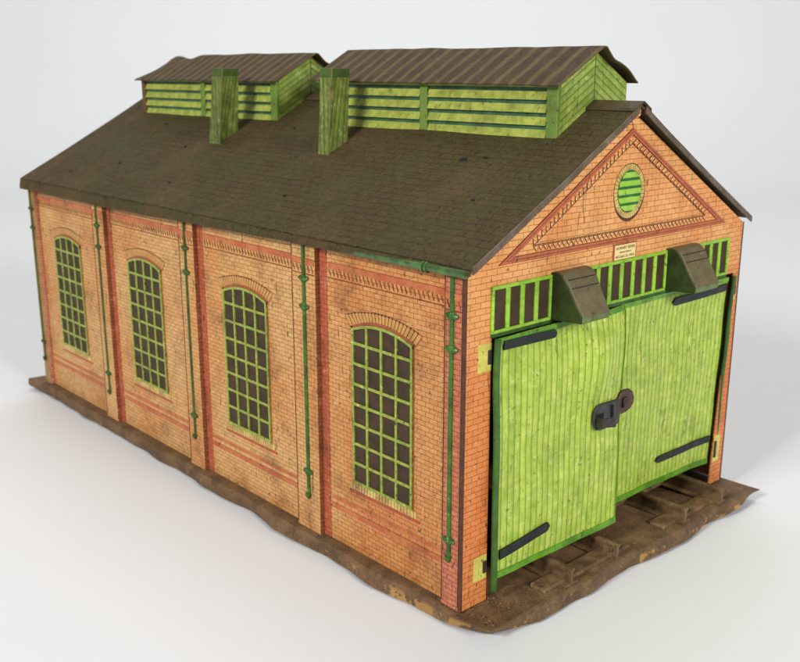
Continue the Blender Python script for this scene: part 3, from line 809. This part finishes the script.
# --- the two square chimney vents
for y0, y1, s_, w2, zt in ((0.1580, 0.1668, -0.0052, 0.0016, 0.2300), (0.2673, 0.2795, -0.0078, 0.0, 0.2302)):
    mb = MB(); xa, xb = 0.0550, 0.0690
    def lev(z, e=0.0):
        t = (z - 0.183) / 0.047
        return [(xa - e, y0 + s_ * t - e, z), (xb + e, y0 + 0.45 * s_ * t - e, z), (xb + e, y1 + (s_ + w2) * t + e, z), (xa - e, y1 + (s_ + w2) * t + e, z)]
    a = lev(0.176); b = lev(zt - 0.0045); bi = len(mb.v); mb.v += a + b
    for q in ((0, 3, 2, 1), (4, 5, 6, 7), (0, 1, 5, 4), (1, 2, 6, 5), (2, 3, 7, 6), (3, 0, 4, 7)): mb.face([bi + i for i in q])
    o = mb.build('chimney', 'vent', shed, bevel=0.0004)
    cp = MB(); a = lev(zt - 0.0045, 0.00015); b = lev(zt, 0.0001); cp.v += a + b
    for q in ((0, 3, 2, 1), (4, 5, 6, 7), (0, 1, 5, 4), (1, 2, 6, 5), (2, 3, 7, 6), (3, 0, 4, 7)): cp.face(q)
    cp.build('chimney_cap', paint('chimney_cap_green', (74, 96, 42), (56, 76, 34), 0.42, 0.4), o, bevel=0.0003)
    ed = MB(); e0, e1 = lev(0.180, 0.0002)[0], lev(zt, 0.0003)[0]
    ed.tube([e0, e1], 0.0004, 8); ed.build('folded_seam', 'seam', o, smooth=True)

# --- smoke hoods over the doors
def hood(x0, x1, tp):
    cp_ = [(0.0, 0.1442), (-0.0020, 0.1447), (-0.0044, 0.1447), (-0.0066, 0.1438), (-0.0085, 0.1420), (-0.0102, 0.1395), (-0.0118, 0.1368), (-0.0136, 0.1340), (-0.0155, 0.1313), (-0.0170, 0.1293), (-0.0180, 0.1278), (-0.0183, 0.1268)]
    prof = []
    for i in range(len(cp_) - 1):
        p0, p1, p2, p3 = [Vector(cp_[min(max(j, 0), len(cp_) - 1)]) for j in (i - 1, i, i + 1, i + 2)]
        for t in (0, 1 / 3, 2 / 3): prof.append(tuple(0.5 * ((2 * p1) + (p2 - p0) * t + (2 * p0 - 5 * p1 + 4 * p2 - p3) * t * t + (3 * p1 - p0 - 3 * p2 + p3) * t ** 3)))
    prof.append(cp_[-1])
    mb = MB(); n = len(prof)
    b = len(mb.v)
    for x, k_ in ((x0, 0.0), (x1, tp)):   # the free end is pinched in slightly
        mb.v += [(x + k_ * y / 0.018, y, z) for y, z in prof] + [(x - k_, -0.0178, 0.1240), (x, 0.0, 0.1229)]
    m_ = n + 2
    mb.face([b + i for i in range(m_)], 1); mb.face([b + m_ + i for i in range(m_)][::-1], 1)
    for i in range(n - 1): mb.face((b + i, b + i + 1, b + m_ + i + 1, b + m_ + i), 0)
    mb.face((b + n - 1, b + n, b + m_ + n, b + m_ + n - 1), 2)
    mb.face((b + n, b + n + 1, b + m_ + n + 1, b + m_ + n), 1)
    o = mb.build('smoke_hood', ['hood_top', 'hood_side', 'hood_lip'], shed, smooth=True, bevel=0.0009)
    for i in (12, 16):
        p_, q_ = Vector((prof[i][0], prof[i][1])), Vector((prof[i + 1][0], prof[i + 1][1])); d_ = (q_ - p_).normalized() * 0.0005
        n_ = Vector((d_.y, -d_.x)).normalized()
        if n_.y < 0: n_ = -n_
        pts = [p_ + n_ * 0.00012, p_ + d_ + n_ * 0.00012, p_ + d_ - n_ * 0.0003, p_ - n_ * 0.0003]
        l_ = MB(); l_.prism([(x0 + 0.0012, q.x, q.y) for q in pts], (x1 - x0 - 0.0024 + tp * p_.x / 0.018, 0, 0)); l_.build('hood_crease', 'iron', o)
hood(0.0533, 0.0765, 0.0036); hood(0.1420, 0.1654, 0.0020)

# --- doors: warped sheets of printed boards
def bil(TL, TR, BR, BL, bulge):
    TL, TR, BR, BL = map(Vector, (TL, TR, BR, BL))
    def S(u, v):
        p = BL.lerp(BR, u).lerp(TL.lerp(TR, u), v)
        return p + Vector((0, bulge(u, v), 0))
    return S
def patch(mb, S, pts_u0, pts_u1, v0, v1, off, th, nu=24, nv=4, tilt=0.0):
    def fn(a, b):
        u = pts_u0 + (pts_u1 - pts_u0) * a; v = v0 + (v1 - v0) * b + tilt * a
        return S(u, v) + Vector((0, -off, 0))
    mb.sheet(fn, nu, nv, th)
def door(S, wid, hgt, hinge_u, straps, bot_w, top_w, side):
    mb = MB()
    mb.sheet(lambda u, v: S(u, v), 44, 40, 0.0006, uvs=lambda u, v: (u * wid, v * hgt))
    o = mb.build('door', 'door', shed, smooth=True)
    fr = MB()
    fu = 0.0022 / wid
    patch(fr, S, 0, 1, 0, bot_w / hgt, 0.0006, 0.0010, 40, 3)
    patch(fr, S, 0, 1, 1 - top_w / hgt, 1, 0.0006, 0.0010, 40, 3)
    if side == 'L': patch(fr, S, 1 - fu, 1, bot_w / hgt, 1 - top_w / hgt, 0.0005, 0.0009, 2, 40)
    else:
        patch(fr, S, 0, fu, bot_w / hgt, 1 - top_w / hgt, 0.0005, 0.0009, 2, 40)
        patch(fr, S, 1 - fu * 1.6, 1, bot_w / hgt, 1 - top_w / hgt, 0.0005, 0.0009, 2, 40)
    fr.build('door_frame', 'green_light', o, smooth=True)
    hp = MB(); hx = 0 if side == 'L' else 0.0058
    hp.tube([S(hinge_u, v) + Vector((hx, -0.0004, 0)) for v in [k / 20 for k in range(-1, 21)]], 0.0015 if side == 'L' else 0.0013, 12)
    hp.build('hinge_rod', 'pole', o, smooth=True)
    for (u0, u1, v0, v1, tilt, r_end) in straps:
        st = MB()
        n = 26
        def fn(a, b, u0=u0, u1=u1, v0=v0, v1=v1, tilt=tilt, r_end=r_end):
            e = 1.0
            d = (1 - a) if r_end else a
            if d < 0.06: e = math.sqrt(max(0.0, 1 - ((0.06 - d) / 0.06) ** 2)) * 0.95 + 0.05
            vm = (v0 + v1) / 2 + tilt * a
            return S(u0 + (u1 - u0) * a, vm + (b - 0.5) * (v1 - v0) * e) + Vector((0, -0.0013, 0))
        st.sheet(fn, n, 3, 0.0009); st.build('hinge_strap', 'strap', o, smooth=True)
    return o
SL = bil((0.0171, -0.0025, 0.1212), (0.1030, -0.0048, 0.1228), (0.1035, -0.0062, 0.0118), (0.0182, -0.0030, 0.0108),
         lambda u, v: -0.0016 * math.sin(math.pi * u) * math.sin(math.pi * v) + 0.0012 * math.exp(-((u - 0.55) / 0.12) ** 2) * v * v - 0.0034 * math.exp(-((u - 0.80) / 0.13) ** 2 - ((v - 0.82) / 0.22) ** 2) + 0.0014 * nz(u * 3, v * 3, 1))
WL, HL = 90.0, 109.0
dl = door(SL, WL, HL, 0.0, ((0.035, 0.42, 0.955, 0.990, -0.006, True), (0.03, 0.40, 0.082, 0.122, 0.040, True)), 2.9, 2.4, 'L')
SR = bil((0.1060, -0.0005, 0.1218), (0.2008, -0.0020, 0.1218), (0.2030, 0.0026, 0.0125), (0.1190, 0.0062, 0.0125),
         lambda u, v: 0.0012 * math.sin(math.pi * u) * (1 - v) + 0.0016 * nz(u * 3, v * 3, 7))
dr = door(SR, 95.0, 107.0, 1.0, ((0.46, 0.985, 0.925, 0.962, 0.010, False), (0.42, 0.985, 0.118, 0.152, 0.010, False)), 3.0, 2.2, 'R')

# --- latch across the two doors
def latch():
    P1 = [(0.0797, 0.0748), (0.0806, 0.0768), (0.0822, 0.0780), (0.0850, 0.0785), (0.0974, 0.0779), (0.0986, 0.0770), (0.1000, 0.0660), (0.0990, 0.0652), (0.0850, 0.0652), (0.0822, 0.0660), (0.0805, 0.0680), (0.0797, 0.0712)]
    P2 = [(0.0955, 0.0768), (0.1000, 0.0774), (0.1012, 0.0800), (0.1040, 0.0812), (0.1080, 0.0808), (0.1112, 0.0788), (0.1130, 0.0755), (0.1126, 0.0722), (0.1100, 0.0700), (0.1065, 0.0690), (0.1005, 0.0688), (0.0960, 0.0690)]
    mb = MB(); mb.prism([(x, -0.0078, z) for x, z in P1], (0, 0.0012, 0)); o = mb.build('door_latch', 'iron_blue', shed, smooth=True, bevel=0.0005)
    mb = MB(); mb.prism([(x, -0.0068, z) for x, z in P2], (0, 0.0010, 0)); mb.build('latch_keeper', 'rusty_iron', o, smooth=True, bevel=0.0005)
    # recess behind the handle, slot of the keeper and its rivet
    mb = MB(); mb.box(0.0815, 0.0868, -0.0082, -0.0077, 0.0668, 0.0738); mb.build('latch_slot', 'black', o, bevel=0.0003)
    mb = MB(); mb.tube([(0.1048, -0.0066, 0.0752), (0.1048, -0.0078, 0.0752)], 0.0022, 16); mb.build('rivet', 'iron', o, smooth=True, bevel=0.0003)
    mb = MB(); mb.box(0.1026, 0.1040, -0.0076, -0.0070, 0.0722, 0.0768); mb.build('keeper_slot', 'black', o)
    mb = MB(); mb.box(0.0925, 0.0938, -0.0088, -0.0076, 0.0700, 0.0762); mb.build('latch_lug', 'black', o, bevel=0.0003)
    # handle tab bent out of the plate and folded to the right
    h = MB()
    path = [(0.0812, -0.0076, 0.0702), (0.0803, -0.0100, 0.0708), (0.0800, -0.0122, 0.0712), (0.0815, -0.0134, 0.0712), (0.0850, -0.0136, 0.0707), (0.0885, -0.0136, 0.0699), (0.0896, -0.0134, 0.0697)]
    def hs(u, v):
        t = u * (len(path) - 1); i = min(int(t), len(path) - 2); p = Vector(path[i]).lerp(Vector(path[i + 1]), t - i)
        e = 1 - 0.35 * max(0, (u - 0.85) / 0.15) ** 2
        return p + Vector((0, 0, (v - 0.5) * 0.0044 * e))
    h.sheet(hs, 24, 3, 0.0011); h.build('latch_handle', 'iron', o, smooth=True, bevel=0.0003)
latch()

# the empty stands at the foot of the shed; parts were modelled in world coordinates
for ch in list(shed.children): ch.location = (0, 0, -TZ)
